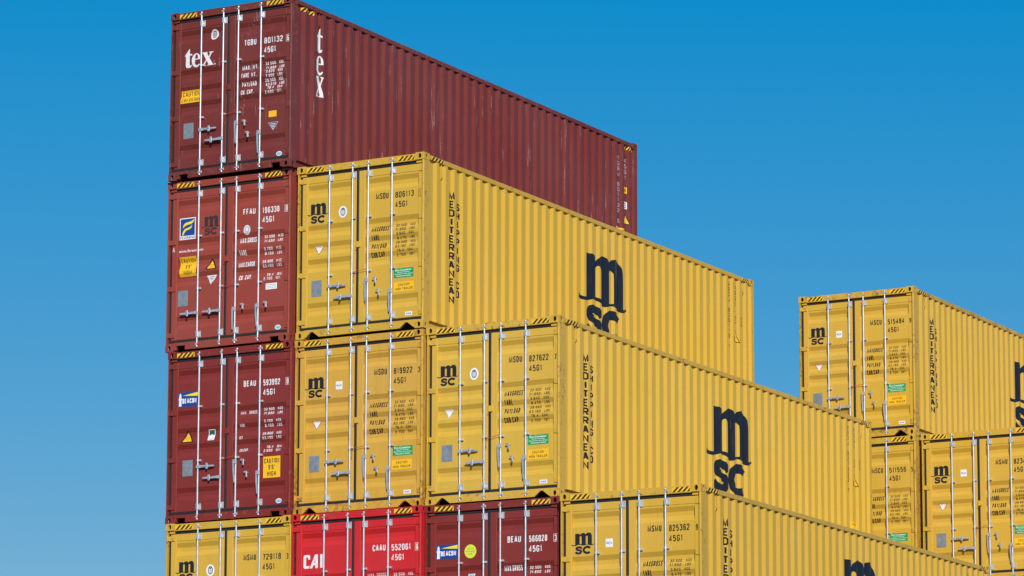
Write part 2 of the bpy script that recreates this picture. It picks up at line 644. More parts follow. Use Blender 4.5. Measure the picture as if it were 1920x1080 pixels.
def keeper_mesh():
    """Cam keeper bolted to header or sill beside a rod end."""
    m = MB()
    m.box(0.022, 0.052, -0.001, 0.0115, -0.022, 0.022, 0.003)
    m.cyl((0.037, -0.008, 0.0), (0.037, 0.0, 0.0), 0.010, 8)
    return m.mesh("cam_keeper")

def bracket_mesh():
    m = MB()
    m.box(0.022, 0.060, 0.036, 0.0465, -0.055, 0.055, 0.003)
    m.box(-0.021, 0.021, 0.0, 0.0455, -0.050, 0.050, 0.006)
    for z in (-0.035, 0.035):
        m.cyl((0.048, 0.029, z), (0.048, 0.036, z), 0.009, 8)
    return m.mesh("rod_bracket")

def guide_mesh():
    m = MB()
    m.cyl((0, ROD_Y, -0.016), (0, ROD_Y, 0.016), 0.0225, 12)
    m.box(0.014, 0.056, 0.020, 0.0545, -0.017, 0.017, 0.003)
    m.cyl((0.040, 0.012, 0), (0.040, 0.020, 0), 0.009, 8)
    return m.mesh("rod_guide")

def handle_mesh(length):
    """Horizontal handle reaching to +x from a rod at the origin."""
    m = MB()
    m.box(-0.022, 0.060, -0.004, 0.008, -0.026, 0.026, 0.004)
    prof = [(0.058, -0.018), (0.20, -0.020), (length - 0.02, -0.012), (length, 0.0), (length - 0.02, 0.014), (0.20, 0.016), (0.058, 0.020)]
    m.prism([(x, z) for x, z in prof], 'y', -0.003, 0.010)
    m.box(0.08, length - 0.05, -0.010, -0.003, -0.008, 0.008, 0.002)
    return m.mesh("handle")

def hang_handle_mesh(length):
    """Handle turned down beside its rod."""
    m = MB()
    m.box(-0.050, 0.022, -0.006, 0.010, -0.040, 0.030, 0.004)
    prof = [(-0.052, 0.0), (-0.052, -0.16), (-0.040, -length + 0.02), (-0.030, -length), (-0.022, -length + 0.03), (-0.024, -0.16), (-0.026, 0.0)]
    m.prism([(x, z) for x, z in prof], 'y', -0.004, 0.010)
    return m.mesh("handle")

def catch_mesh():
    m = MB()
    m.box(-0.018, 0.018, -0.012, -0.002, -0.052, 0.052, 0.006)
    m.cyl((0, -0.020, 0.004), (0, -0.010, 0.004), 0.013, 10)
    m.box(-0.014, 0.014, -0.002, 0.052, -0.030, -0.004, 0.002)
    return m.mesh("handle_catch")

def open_catch_mesh():
    m = MB()
    m.box(-0.055, 0.004, -0.004, 0.006, 0.018, 0.046, 0.004)
    m.box(-0.016, 0.018, -0.010, 0.002, -0.062, 0.040, 0.007)
    m.cyl((0.0, -0.018, -0.030), (0.0, -0.008, -0.030), 0.011, 10)
    m.cyl((0.0, 0.0, 0.02), (0.0, 0.054, 0.02), 0.012, 8)
    return m.mesh("handle_catch")

def lug_mesh():
    m = MB()
    m.box(-0.038, 0.048, 0.024, 0.0465, -0.050, 0.050, 0.006)
    m.box(-0.052, -0.036, 0.030, 0.0465, -0.095, -0.045, 0.003)
    return m.mesh("door_lug")

def vent_mesh():
    m = MB()
    x = XO - DEPTH
    m.box(x + 0.0005, x + 0.022, -0.014, 0.014, -0.13, 0.075, 0.004)
    m.prism([(x + 0.0005, -0.13), (x + 0.034, -0.13), (x + 0.0005, -0.185)], 'y', -0.016, 0.016)
    return m.mesh("ventilator")

BODY = {}
for a in (0, 1):
    BODY['post_f', a] = front_post_mesh(a)
    BODY['post_b', a] = back_post_mesh(a)
    BODY['wall', a] = side_wall_mesh(a)
    BODY['trail', a] = top_rail_mesh(a)
    BODY['brail', a] = bottom_rail_mesh(a)
    BODY['door', a] = door_mesh(a)
    BODY['gasket', a] = gasket_mesh(a)
    BODY['hinge', a] = hinge_mesh(a)
    for b in (0, 1):
        for c in (0, 1):
            BODY['cast', a, b, c] = casting_mesh(a, b, c)
BODY['header'] = header_mesh()
BODY['sill_vee'] = sill_mesh('vee')
BODY['sill_slot'] = sill_mesh('slot')
BODY['roof'] = roof_mesh()
BODY['floor'] = floor_mesh()
BODY['end'] = end_wall_mesh()
BODY['rod'] = rod_mesh()
BODY['keeper'] = keeper_mesh()
BODY['bracket'] = bracket_mesh()
BODY['guide'] = guide_mesh()
BODY['handle'] = handle_mesh(0.345)
BODY['hang'] = hang_handle_mesh(0.36)
BODY['catch'] = catch_mesh()
BODY['open_catch'] = open_catch_mesh()
BODY['lug'] = lug_mesh()
BODY['vent'] = vent_mesh()

# ------------------------------------------------------------------ flat print: lettering, logos, labels
O0 = [(0, .16), (0, .84), (.06, .94), (.25, 1), (.75, 1), (.94, .94), (1, .84), (1, .16), (.94, .06), (.75, 0), (.25, 0), (.06, .06)]
GLYPH = {
    '0': [('c', O0)], 'O': [('c', O0)],
    '1': [('o', [(.05, .74), (.62, 1), (.62, 0)])],
    '2': [('o', [(0, .76), (0, .86), (.22, 1), (.78, 1), (1, .86), (1, .66), (0, .12), (0, 0), (1, 0)])],
    '3': [('o', [(0, .82), (.22, 1), (.78, 1), (1, .87), (1, .64), (.76, .53), (.35, .53)]), ('o', [(.76, .53), (1, .41), (1, .14), (.78, 0), (.22, 0), (0, .18)])],
    '4': [('o', [(.72, 0), (.72, 1), (0, .30), (0, .22), (1, .22)])],
    '5': [('o', [(.95, 1), (.08, 1), (.06, .55), (.3, .62), (.75, .62), (1, .48), (1, .14), (.75, 0), (.25, 0), (0, .15)])],
    '6': [('o', [(.98, .84), (.75, 1), (.25, 1), (0, .85), (0, .15), (.25, 0), (.75, 0), (1, .15), (1, .44), (.75, .58), (.25, .58), (.02, .46)])],
    '7': [('o', [(0, 1), (1, 1), (1, .90), (.40, 0)])],
    '8': [('c', [(.25, .54), (.06, .65), (.06, .88), (.25, 1), (.75, 1), (.94, .88), (.94, .65), (.75, .54)]), ('o', [(.25, .53), (0, .41), (0, .13), (.25, 0), (.75, 0), (1, .13), (1, .41), (.75, .53)])],
    '9': [('o', [(.02, .16), (.25, 0), (.75, 0), (1, .15), (1, .85), (.75, 1), (.25, 1), (0, .85), (0, .56), (.25, .42), (.75, .42), (.98, .54)])],
    'A': [('o', [(0, 0), (.46, 1), (.54, 1), (1, 0)]), ('o', [(.18, .30), (.82, .30)])],
    'B': [('c', [(0, 0), (0, 1), (.72, 1), (.94, .9), (.94, .63), (.75, .53), (1, .42), (1, .12), (.75, 0)]), ('o', [(0, .53), (.72, .53)])],
    'C': [('o', [(1, .74), (1, .86), (.76, 1), (.24, 1), (0, .85), (0, .15), (.24, 0), (.76, 0), (1, .14), (1, .26)])],
    'D': [('c', [(0, 0), (0, 1), (.65, 1), (1, .82), (1, .18), (.65, 0)])],
    'E': [('o', [(1, 1), (0, 1), (0, 0), (1, 0)]), ('o', [(0, .52), (.85, .52)])],
    'F': [('o', [(1, 1), (0, 1), (0, 0)]), ('o', [(0, .52), (.85, .52)])],
    'G': [('o', [(1, .76), (1, .86), (.76, 1), (.24, 1), (0, .85), (0, .15), (.24, 0), (.76, 0), (1, .14), (1, .46), (.55, .46)])],
    'H': [('o', [(0, 0), (0, 1)]), ('o', [(1, 0), (1, 1)]), ('o', [(0, .5), (1, .5)])],
    'I': [('o', [(.5, 0), (.5, 1)])],
    'K': [('o', [(0, 0), (0, 1)]), ('o', [(1, 1), (.05, .42)]), ('o', [(.35, .58), (1, 0)])],
    'L': [('o', [(0, 1), (0, 0), (1, 0)])],
    'M': [('o', [(0, 0), (.06, 1), (.5, .05), (.94, 1), (1, 0)])],
    'N': [('o', [(0, 0), (0, 1), (1, 0), (1, 1)])],
    'P': [('o', [(0, 0), (0, 1), (.75, 1), (1, .87), (1, .58), (.75, .45), (0, .45)])],
    'R': [('o', [(0, 0), (0, 1), (.75, 1), (1, .87), (1, .60), (.75, .47), (0, .47)]), ('o', [(.55, .47), (1, 0)])],
    'S': [('o', [(1, .80), (1, .87), (.75, 1), (.25, 1), (0, .87), (0, .66), (.2, .56), (.8, .46), (1, .35), (1, .14), (.75, 0), (.25, 0), (0, .14), (0, .22)])],
    'T': [('o', [(0, 1), (1, 1)]), ('o', [(.5, 1), (.5, 0)])],
    'U': [('o', [(0, 1), (0, .15), (.25, 0), (.75, 0), (1, .15), (1, 1)])],
    'V': [('o', [(0, 1), (.5, 0), (1, 1)])],
    'W': [('o', [(0, 1), (.25, 0), (.5, .7), (.75, 0), (1, 1)])],
    'X': [('o', [(0, 0), (1, 1)]), ('o', [(0, 1), (1, 0)])],
    'Y': [('o', [(0, 1), (.5, .45), (1, 1)]), ('o', [(.5, .45), (.5, 0)])],
    '.': [('o', [(.5, 0), (.5, .12)])],
    "'": [('o', [(.5, .75), (.5, 1)])],
    '"': [('o', [(.25, .75), (.25, 1)]), ('o', [(.75, .75), (.75, 1)])],
    '|': [('o', [(.5, 0), (.5, 1)])],
}
GW = {'1': .66, 'I': .30, '.': .28, "'": .28, ' ': .62, 'M': 1.45, 'W': 1.3, '"': .5, '|': .3, 'A': 1.08, 'T': .95, 'L': .9, 'E': .9, 'F': .88}

class Flat:
    """Print laid on a plane (u, v) in thin layers, later pressed onto a door or a side wall."""
    def __init__(self):
        self.v, self.f, self.m = [], [], []

    def poly(self, loops, mat, layer=0):
        if isinstance(loops[0][0], (int, float)):
            loops = [loops]
        vv = [Vector((p[0], p[1], 0)) for lp in loops for p in lp]
        tr = tessellate_polygon([[Vector((p[0], p[1], 0)) for p in lp] for lp in loops])
        o = len(self.v)
        self.v += [(p.x, p.y, layer) for p in vv]
        for t in tr:
            self.f.append([i + o for i in t])
            self.m.append(mat)

    def rect(self, x0, x1, z0, z1, mat, layer=0):
        o = len(self.v)
        self.v += [(x0, z0, layer), (x1, z0, layer), (x1, z1, layer), (x0, z1, layer)]
        self.f.append([o, o + 1, o + 2, o + 3])
        self.m.append(mat)

    def frame(self, x0, x1, z0, z1, t, mat, layer=0):
        self.rect(x0, x1, z0, z0 + t, mat, layer)
        self.rect(x0, x1, z1 - t, z1, mat, layer)
        self.rect(x0, x0 + t, z0 + t, z1 - t, mat, layer)
        self.rect(x1 - t, x1, z0 + t, z1 - t, mat, layer)

    def ellipse(self, cx, cz, rx, rz, mat, layer=0, n=24):
        self.poly([(cx + rx * math.cos(2 * math.pi * i / n), cz + rz * math.sin(2 * math.pi * i / n)) for i in range(n)], mat, layer)

    def stroke(self, pts, t, mat, layer=0, closed=False):
        P = [Vector(p) for p in pts]
        n = len(P)
        left, right = [], []
        for i in range(n):
            a = P[i - 1] if (i > 0 or closed) else None
            b = P[(i + 1) % n] if (i < n - 1 or closed) else None
            d0 = (P[i] - a).normalized() if a is not None else None
            d1 = (b - P[i]).normalized() if b is not None else None
            if d0 is None:
                d0 = d1
            if d1 is None:
                d1 = d0
            n0, n1 = Vector((-d0.y, d0.x)), Vector((-d1.y, d1.x))
            mm = n0 + n1
            if mm.length < 1e-4:
                mm = n0
            mm.normalize()
            k = min(1.0 / max(mm.dot(n1), 0.35), 2.2)
            left.append(P[i] + mm * (t / 2 * k))
            right.append(P[i] - mm * (t / 2 * k))
        o = len(self.v)
        for l, r in zip(left, right):
            self.v += [(l.x, l.y, layer), (r.x, r.y, layer)]
        rngs = range(n if closed else n - 1)
        for i in rngs:
            j = (i + 1) % n
            self.f.append([o + 2 * i, o + 2 * i + 1, o + 2 * j + 1, o + 2 * j])
            self.m.append(mat)

    def glyph(self, ch, x0, w, z0, h, t, mat, layer=0, slant=0.0, kx=1.0):
        """kx > 1 makes the upright stems broader than the crossbars."""
        tx = t * kx
        for k, (kind, pts) in enumerate(GLYPH.get(ch, [])):
            q = []
            for (a, b) in pts:
                zz = z0 + t / 2 + b * (h - t)
                q.append(((x0 + tx / 2 + a * max(w - tx, 0.0) + slant * (zz - z0)) / kx, zz))
            n0 = len(self.v)
            self.stroke(q, t, mat, layer + 0.12 * k, kind == 'c')
            for i in range(n0, len(self.v)):
                p = self.v[i]
                self.v[i] = (p[0] * kx, p[1], p[2])

    def text(self, s, x0, x1, z0, h, mat, t=0.15, gap=0.30, layer=0, slant=0.0):
        """Stencil lettering that fills x0..x1."""
        ws = [GW.get(c, 1.0) for c in s]
        tot = sum(ws) + gap * (len(s) - 1)
        u = (x1 - x0) / tot
        x = x0
        for c, w in zip(s, ws):
            self.glyph(c, x, w * u, z0, h, min(t * h, 0.42 * u), mat, layer, slant)
            x += (w + gap) * u

    def vtext(self, s, xc, w, z_top, pitch, h, mat, t=0.2, layer=0, kx=1.0):
        z = z_top
        for c in s:
            ww = w * min(GW.get(c, 1.0), 1.0) if c != 'I' else w * 0.3
            self.glyph(c, xc - ww / 2, ww, z - h, h, t * h, mat, layer, 0.0, kx)
            z -= pitch

    def font(self, s, x0, x1, z0, h, mat, bold=0.0, layer=0):
        """Lettering from the built-in font, fitted to a box."""
        cu = bpy.data.curves.new("lettering", 'FONT')
        cu.body = s
        cu.resolution_u = 2
        cu.offset = bold
        to = bpy.data.objects.new("lettering", cu)
        me = to.to_mesh()
        vs = [v.co.copy() for v in me.vertices]
        fs = [list(p.vertices) for p in me.polygons]
        to.to_mesh_clear()
        bpy.data.objects.remove(to)
        bpy.data.curves.remove(cu)
        if not vs:
            return
        a0, a1 = min(v.x for v in vs), max(v.x for v in vs)
        b0, b1 = min(v.y for v in vs), max(v.y for v in vs)
        o = len(self.v)
        for v in vs:
            self.v.append((x0 + (v.x - a0) / (a1 - a0) * (x1 - x0), z0 + (v.y - b0) / (b1 - b0) * h, layer))
        for f in fs:
            self.f.append([i + o for i in f])
            self.m.append(mat)

    def build(self, name, parent, where):
        mats = []
        for m in self.m:
            if m not in mats:
                mats.append(m)
        bm = bmesh.new()
        vs = [bm.verts.new((p[0], p[2], p[1])) for p in self.v]
        for f, m in zip(self.f, self.m):
            try:
                bf = bm.faces.new([vs[i] for i in f])
                bf.material_index = mats.index(m)
            except ValueError:
                pass
        us = [p[0] for p in self.v]
        zs = [p[1] for p in self.v]
        if where == 'door':
            cuts = [((0, 0, z), (0, 0, 1)) for z, d in PROFILE if min(zs) < z < max(zs)]
        elif where == 'side':
            cuts = [((y, 0, 0), (1, 0, 0)) for y, d in SIDE if min(us) < y < max(us)]
        else:
            cuts = []
        for co, no in cuts:
            bmesh.ops.bisect_plane(bm, geom=list(bm.verts) + list(bm.edges) + list(bm.faces), dist=1e-5, plane_co=co, plane_no=no)
        for v in bm.verts:
            u, lay, z = v.co
            e = 0.0015 + 0.0012 * lay
            if where == 'door':
                v.co = (u, door_y(u, z) - e, z)
            elif where == 'side':
                v.co = (side_x(u) + e, u, z)
            elif where == 'rail':
                v.co = (W - 0.004 + e, u, z)
            elif where == 'header':
                v.co = (u, 0.012 - e, z)
            elif where == 'stile':
                v.co = (u, STILE_Y - e, z)
        me = bpy.data.meshes.new(name)
        bm.to_mesh(me)
        bm.free()
        for m in mats:
            me.materials.append(m)
        return obj(name, me, parent)

def spline(pts, n=5):
    out = []
    for i in range(len(pts) - 1):
        p0 = Vector(pts[max(i - 1, 0)])
        p1, p2 = Vector(pts[i]), Vector(pts[i + 1])
        p3 = Vector(pts[min(i + 2, len(pts) - 1)])
        for k in range(n):
            t = k / n
            out.append(0.5 * ((2 * p1) + (p2 - p0) * t + (2 * p0 - 5 * p1 + 4 * p2 - p3) * t * t + (3 * p1 - p0 - 3 * p2 + p3) * t ** 3))
    out.append(Vector(pts[-1]))
    return [(p.x, p.y) for p in out]

def ship_logo(F, x0, z0, sx, sz, mat):
    """Lower-case m over a wave, s and c below it. (x0, z0): left foot of the m."""
    T = lambda pts: [(x0 + u * sx, z0 + v * sz) for u, v in pts]
    top = .685
    bottom = spline([(-.215, .065), (-.18, .02), (-.08, .0), (.05, .018), (.21, .058), (.35, .035), (.49, .0), (.60, .02), (.72, .048), (.84, .02), (.96, -.004), (1.07, .012), (1.14, .05)], 3)
    outer = bottom + [(1.125, .075), (1.06, .045), (1.00, .045)]
    outer += spline([(1.0, .40), (.995, .52), (.96, .615), (.89, .67), (.80, top + .004), (.70, .665), (.625, .60)], 3)
    outer += spline([(.585, .645), (.50, .682), (.41, .672), (.33, .63), (.27, .575)], 3)
    outer += [(.265, .655), (.0, .655), (.0, .055), (-.08, .046), (-.15, .06), (-.19, .095)]
    c1 = spline([(.27, .10), (.27, .44), (.285, .50), (.33, .525), (.37, .50), (.385, .44), (.385, .085)], 2)
    c2 = spline([(.635, .065), (.635, .44), (.65, .50), (.69, .525), (.735, .50), (.75, .44), (.75, .085)], 2)
    F.poly([T(outer), T(list(reversed(c1))), T(list(reversed(c2)))], mat)
    s = spline([(.385, -.165), (.345, -.105), (.235, -.075), (.115, -.095), (.075, -.155), (.13, -.205), (.23, -.232), (.335, -.265), (.365, -.32), (.30, -.385), (.20, -.40), (.09, -.38), (.03, -.315)], 4)
    F.stroke(T(s), .112 * (sx + sz) / 2, mat)
    c = [(.725 + .215 * math.cos(R(a)), -.238 + .160 * math.sin(R(a))) for a in range(38, 323, 12)]
    F.stroke(T(c), .128 * (sx + sz) / 2, mat)

TT = [(.0, .443), (.165, .68), (.178, .68), (.178, .50), (.26, .49), (.26, .435), (.178, .449), (.175, .12), (.195, .080), (.25, .105), (.262, .095), (.22, .025), (.14, 0), (.07, .02), (.042, .09), (.042, .432), (.005, .43)]
TX = [(.60, .482), (.81, .482), (.775, .455), (.837, .308), (.89, .438), (.85, .46), (.85, .48), (1.005, .474), (1.0, .46), (.94, .43), (.86, .263), (.98, .035), (1.01, .012), (1.005, 0), (.785, 0), (.785, .014), (.83, .032), (.77, .178), (.69, .042), (.745, .014), (.745, 0), (.595, 0), (.595, .012), (.64, .042), (.745, .213), (.64, .445), (.60, .468)]

def te_loops():
    ex = lambda a, rx, rz: (.405 + rx * math.cos(R(a)), .245 + rz * math.sin(R(a)))
    outer = [ex(a, .158, .248) for a in range(-38, -346, -14)] + [(.562, .275)]
    inner = [(.36, .262), (.365, .20)] + [(.435 + .085 * math.cos(R(a)), .20 + .135 * math.sin(R(a))) for a in range(190, 320, 14)]
    hole = [(.362, .30), (.37, .38), (.40, .455), (.435, .455), (.46, .38), (.463, .30)]
    return outer + inner, hole

def lease_word(F, x0, z0, sx, sz, mat):
    T = lambda pts: [(x0 + u * sx, z0 + v * sz) for u, v in pts]
    F.poly(T(TT), mat)
    a, h = te_loops()
    F.poly([T(a), T(list(reversed(h)))], mat)
    F.poly(T(TX), mat)
    F.ellipse(x0 + 1.06 * sx, z0 + .02 * sz, .022 * sx, .022 * sz, mat, 0, 10)

def hazard(F, a, b, z0, z1, n=4, slant=1.0):
    """Yellow sheet with slanted black bars."""
    F.rect(a, b, z0, z1, M_HAZ, 0)
    p = (b - a) / n
    d = slant * (z1 - z0)
    for i in range(n):
        x = a + p * (i + 0.12)
        q = [(x, z0), (x + 0.50 * p, z0), (x + 0.50 * p + d, z1), (x + d, z1)]
        q = [(min(max(u, a), b), v) for u, v in q]
        F.poly(q, M_BLACK, 1)

# ------------------------------------------------------------------ print on the containers
def number_print(door, pre, num, chk, ink, boxed, dz=0.0, x0=1.497, spread=0.0):
    for name, txt, a, b, z in (("owner_code", pre, x0, x0 + 0.240, 2.206), ("serial_number", num, 1.866, 2.216 + spread, 2.196), ("type_code", '45G1', 1.866, 2.098, 2.036)):
        F = Flat()
        F.text(txt, a, b, z + dz, 0.100, ink, 0.165)
        F.build(name, door, 'door')
    C = Flat()
    C.text(chk, 2.325, 2.363 if chk != '1' else 2.352, 2.190 + dz, 0.092, ink, 0.155)
    if boxed:
        C.frame(2.306, 2.382, 2.174 + dz, 2.298 + dz, 0.0055, ink, 0.5)
    C.build("check_digit", door, 'stile')

def weight_print(door, labels, rows, ink, lh=0.086, rh=0.044):
    for s, x1, z in labels:
        F = Flat()
        F.text(s, 1.410, x1, z, lh, ink, 0.155)
        F.build("weight_heading", door, 'door')
    for s, u, xa, z in rows:
        F = Flat()
        F.text(s, xa, xa + 0.0335 * len(s), z, rh, ink, 0.19, 0.35)
        F.build("weight_figure", door, 'door')
        F = Flat()
        F.text(u, xa + 0.0335 * len(s) + (0.026 if rh < 0.043 else 0.072), xa + 0.0335 * len(s) + 0.165, z, rh, ink, 0.17, 0.35)
        F.build("weight_unit", door, 'door')

def yellow_prints(c, dl, dr, spec):
    pre, num, chk = spec['no']
    rj = random.Random(num + 'labels')
    J = lambda o, a=0.008: setattr(o, 'location', (rj.uniform(-a, a), 0.0, rj.uniform(-a, a)))
    number_print(dr, pre, num, chk, M_BLACK, spec.get('boxed', False))
    weight_print(dr, [('MAXGROSS', 1.745, 1.672), ('TARE', 1.560, 1.530), ('PAYLOAD', 1.690, 1.388), ('CUB.CAP.', 1.685, 1.246)],
                 [('32.500', 'KGS', 1.868, 1.718), ('71.650', 'LBS', 1.868, 1.650), ('3.840', 'KGS', 1.888, 1.580), ('8.470', 'LBS', 1.888, 1.510),
                  ('28.660', 'KGS', 1.868, 1.440), ('63.180', 'LBS', 1.868, 1.370), ('76.4', 'CUM', 1.898, 1.300), ('2.700', 'CUFT', 1.884, 1.230)], M_BLACK)
    F = Flat()
    ship_logo(F, 0.242, 2.062, 0.292, 0.292, M_BLACK)
    F.build("company_logo", dl, 'door')
    if spec.get('mark') == 'oval':
        F = Flat()
        F.ellipse(0.852, 2.080, 0.081, 0.098, M_LABEL, 0)
        F.ellipse(0.852, 2.080, 0.047, 0.068, M_BLACK, 1)
        F.ellipse(0.852, 2.078, 0.037, 0.056, M_GREYL, 2)
        for k in (-.018, 0.0, .018):
            F.stroke([(0.852 + k, 2.040), (0.852 + k * 1.2, 2.112)], 0.007, M_LABEL, 3)
        F.stroke([(0.832, 2.125), (0.852, 2.105), (0.872, 2.125)], 0.010, M_BLACK, 3)
        J(F.build("approval_label", dl, 'door'), 0.012)
    else:
        F = Flat()
        F.rect(0.780, 0.905, 2.020, 2.152, M_LABEL, 0)
        F.text('RS', 0.795, 0.832, 2.068, 0.034, M_BLUE, 0.2, 0.3, 1)
        F.stroke([(0.850, 2.050), (0.840, 2.078), (0.852, 2.086), (0.842, 2.118)], 0.007, M_CYAN, 1)
        F.text('N', 0.862, 0.888, 2.068, 0.034, M_BLUE, 0.2, 0.3, 1)
        J(F.build("approval_label", dl, 'door'), 0.012)
    F = Flat()
    F.poly([(0.300, 1.545), (0.482, 1.545), (0.391, 1.392)], M_REDL if spec.get('tri', 1) else M_GREYL, 0)
    F.poly([(0.316, 1.537), (0.466, 1.537), (0.391, 1.410)], M_LABEL, 1)
    F.text('CAUTION', 0.342, 0.440, 1.512, 0.012, M_REDL, 0.2, 0.3, 2)
    J(F.build("warning_triangle", dl, 'door'), 0.004)
    F = Flat()
    F.rect(1.850, 2.226, 0.862, 1.020, M_GREEN, 0)
    F.font('Eco-Container', 1.885, 2.190, 0.972, 0.034, M_LABEL, 0.02, 1)
    F.font('Bamboo Flooring', 1.925, 2.150, 0.940, 0.022, M_LABEL, 0.015, 1)
    F.font('Waterborne Paint System', 1.868, 2.208, 0.910, 0.022, M_LABEL, 0.015, 1)
    F.font('Waterborne Sealant', 1.900, 2.180, 0.880, 0.022, M_LABEL, 0.015, 1)
    J(F.build("eco_label", dr, 'door'))
    F = Flat()
    F.rect(1.848, 2.222, 0.632, 0.790, M_CAU, 0)
    F.text('CAUTION', 1.930, 2.140, 0.722, 0.042, M_BLACK, 0.15, 0.35, 1)
    F.text('HIGH TRAILER', 1.872, 2.198, 0.655, 0.042, M_BLACK, 0.15, 0.35, 1)
    J(F.build("caution_label", dr, 'door'))
    F = Flat()
    F.rect(2.068, 2.203, 0.232, 0.292, M_LABEL, 0)
    F.text('CIMC', 2.088, 2.184, 0.248, 0.028, M_BLUE, 0.24, 0.3, 1)
    J(F.build("maker_label", dr, 'stile'), 0.006)
    # side
    F = Flat()
    F.vtext('MEDITERRANEAN', 0.936, 0.112, 2.408 + 0.6 * spec.get('logo_dz', 0.0), 0.1440, 0.126, M_MARK, 0.21, 0, 1.35)
    F.build("company_name", c, 'side')
    F = Flat()
    F.vtext('SHIPPING', 1.152, 0.106, 2.254 + 0.6 * spec.get('logo_dz', 0.0), 0.1455, 0.122, M_MARK, 0.20, 0, 1.30)
    F.build("company_name", c, 'side')
    F = Flat()
    F.vtext('CO', 1.152, 0.106, 2.254 + 0.6 * spec.get('logo_dz', 0.0) - 9 * 0.1455, 0.1455, 0.122, M_MARK, 0.20, 0, 1.30)
    F.build("company_name", c, 'side')
    F = Flat()
    ship_logo(F, 5.55 + spec.get('logo_dy', 0.0), 1.378 + spec.get('logo_dz', 0.0), 1.33, 1.33, M_NAVY)
    F.build("company_logo", c, 'side')
    F = Flat()
    F.vtext('%s %s %s' % (pre, num, chk), 11.200, 0.075, 2.700, 0.0985, 0.076, M_BLACK, 0.16)
    F.build("container_number", c, 'side')
    F = Flat()
    F.vtext('45G1', 11.460, 0.075, 2.690, 0.108, 0.082, M_BLACK, 0.16)
    F.build("type_code", c, 'side')
    F = Flat()
    F.rect(11.395, 11.500, 1.950, 2.085, M_BLACK, 0)
    F.rect(11.405, 11.490, 1.962, 2.073, PAINTS['yellow']['body'], 1)
    F.stroke([(11.42, 2.05), (11.47, 2.05)], 0.010, M_BLACK, 2)
    F.stroke([(11.42, 2.01), (11.47, 2.01)], 0.010, M_BLACK, 2)
    F.build("height_label", c, 'side')
    F = Flat()
    F.rect(11.630, 11.740, 1.925, 2.090, M_BLACK, 0)
    F.rect(11.642, 11.728, 1.940, 2.075, M_CAU, 1)
    F.build("caution_label", c, 'side')
    F = Flat()
    F.poly([(11.318, 1.588), (11.590, 1.588), (11.440, 1.850)], M_BLACK, 0)
    F.poly([(11.345, 1.603), (11.562, 1.603), (11.441, 1.818)], M_CAU, 1)
    F.build("warning_triangle", c, 'side')
    F = Flat()
    F.rect(11.250, 11.530, 0.780, 0.905, M_CAU, 0)
    F.text('CAUTION', 11.275, 11.505, 0.850, 0.034, M_BLACK, 0.16, 0.35, 1)
    F.build("caution_label", c, 'side')

def plate_part(dl, x0, x1, z0, z1):
    m = MB()
    y = PANEL_Y - 0.004
    m.box(x0, x1, y, PANEL_Y + 0.0005, z0, z1, 0.0015)
    for i in range(7):
        z = z1 - 0.035 - i * (z1 - z0 - 0.06) / 7
        m.box(x0 + 0.015, x1 - 0.015, y - 0.0006, y - 0.0001, z - 0.006, z, 0, 1)
    o = obj("data_plate", m.mesh("data_plate", [M_PLATE, M_PLATE_L]), dl)
    return o

def oval_label(door, x=2.196, z=0.245):
    F = Flat()
    F.ellipse(x, z, 0.058, 0.040, M_LABEL, 0, 20)
    F.ellipse(x, z, 0.046, 0.024, M_CYAN, 1, 16)
    F.stroke([(x - 0.03, z - 0.004), (x, z + 0.006), (x + 0.03, z - 0.002)], 0.007, M_LABEL, 2)
    F.build("maker_label", door, 'stile')

def caution_triangle(door, cx, z0, z1, w):
    F = Flat()
    F.poly([(cx - w, z0 + .012), (cx - w + .012, z0), (cx + w - .012, z0), (cx + w, z0 + .012), (cx + .014, z1), (cx - .014, z1)], M_BLACK, 0)
    F.poly([(cx - w + .03, z0 + .016), (cx + w - .03, z0 + .016), (cx, z1 - .03)], M_CAU, 1)
    F.text('CAUTION', cx - 0.05, cx + 0.05, z0 + .075, 0.014, M_BLACK, 0.2, 0.3, 2)
    F.text('HIGH', cx - 0.03, cx + 0.03, z0 + .045, 0.014, M_BLACK, 0.2, 0.3, 2)
    F.build("warning_triangle", door, 'door')

def white_triangle(door, cx, z0, z1, w, back=None):
    F = Flat()
    F.poly([(cx - w, z1), (cx + w, z1), (cx, z0)], back or M_GREYL, 0)
    F.poly([(cx - w + .018, z1 - .008), (cx + w - .018, z1 - .008), (cx, z0 + .022)], M_LABEL if back is None else M_BLACK, 1)
    ink = M_BLACK if back is None else M_LABEL
    for k, (hw, dz) in enumerate(((.055, .03), (.042, .055), (.028, .08), (.014, .105))):
        F.stroke([(cx - hw, z1 - dz), (cx + hw, z1 - dz)], 0.010, ink, 2)
    F.build("warning_triangle", door, 'door')

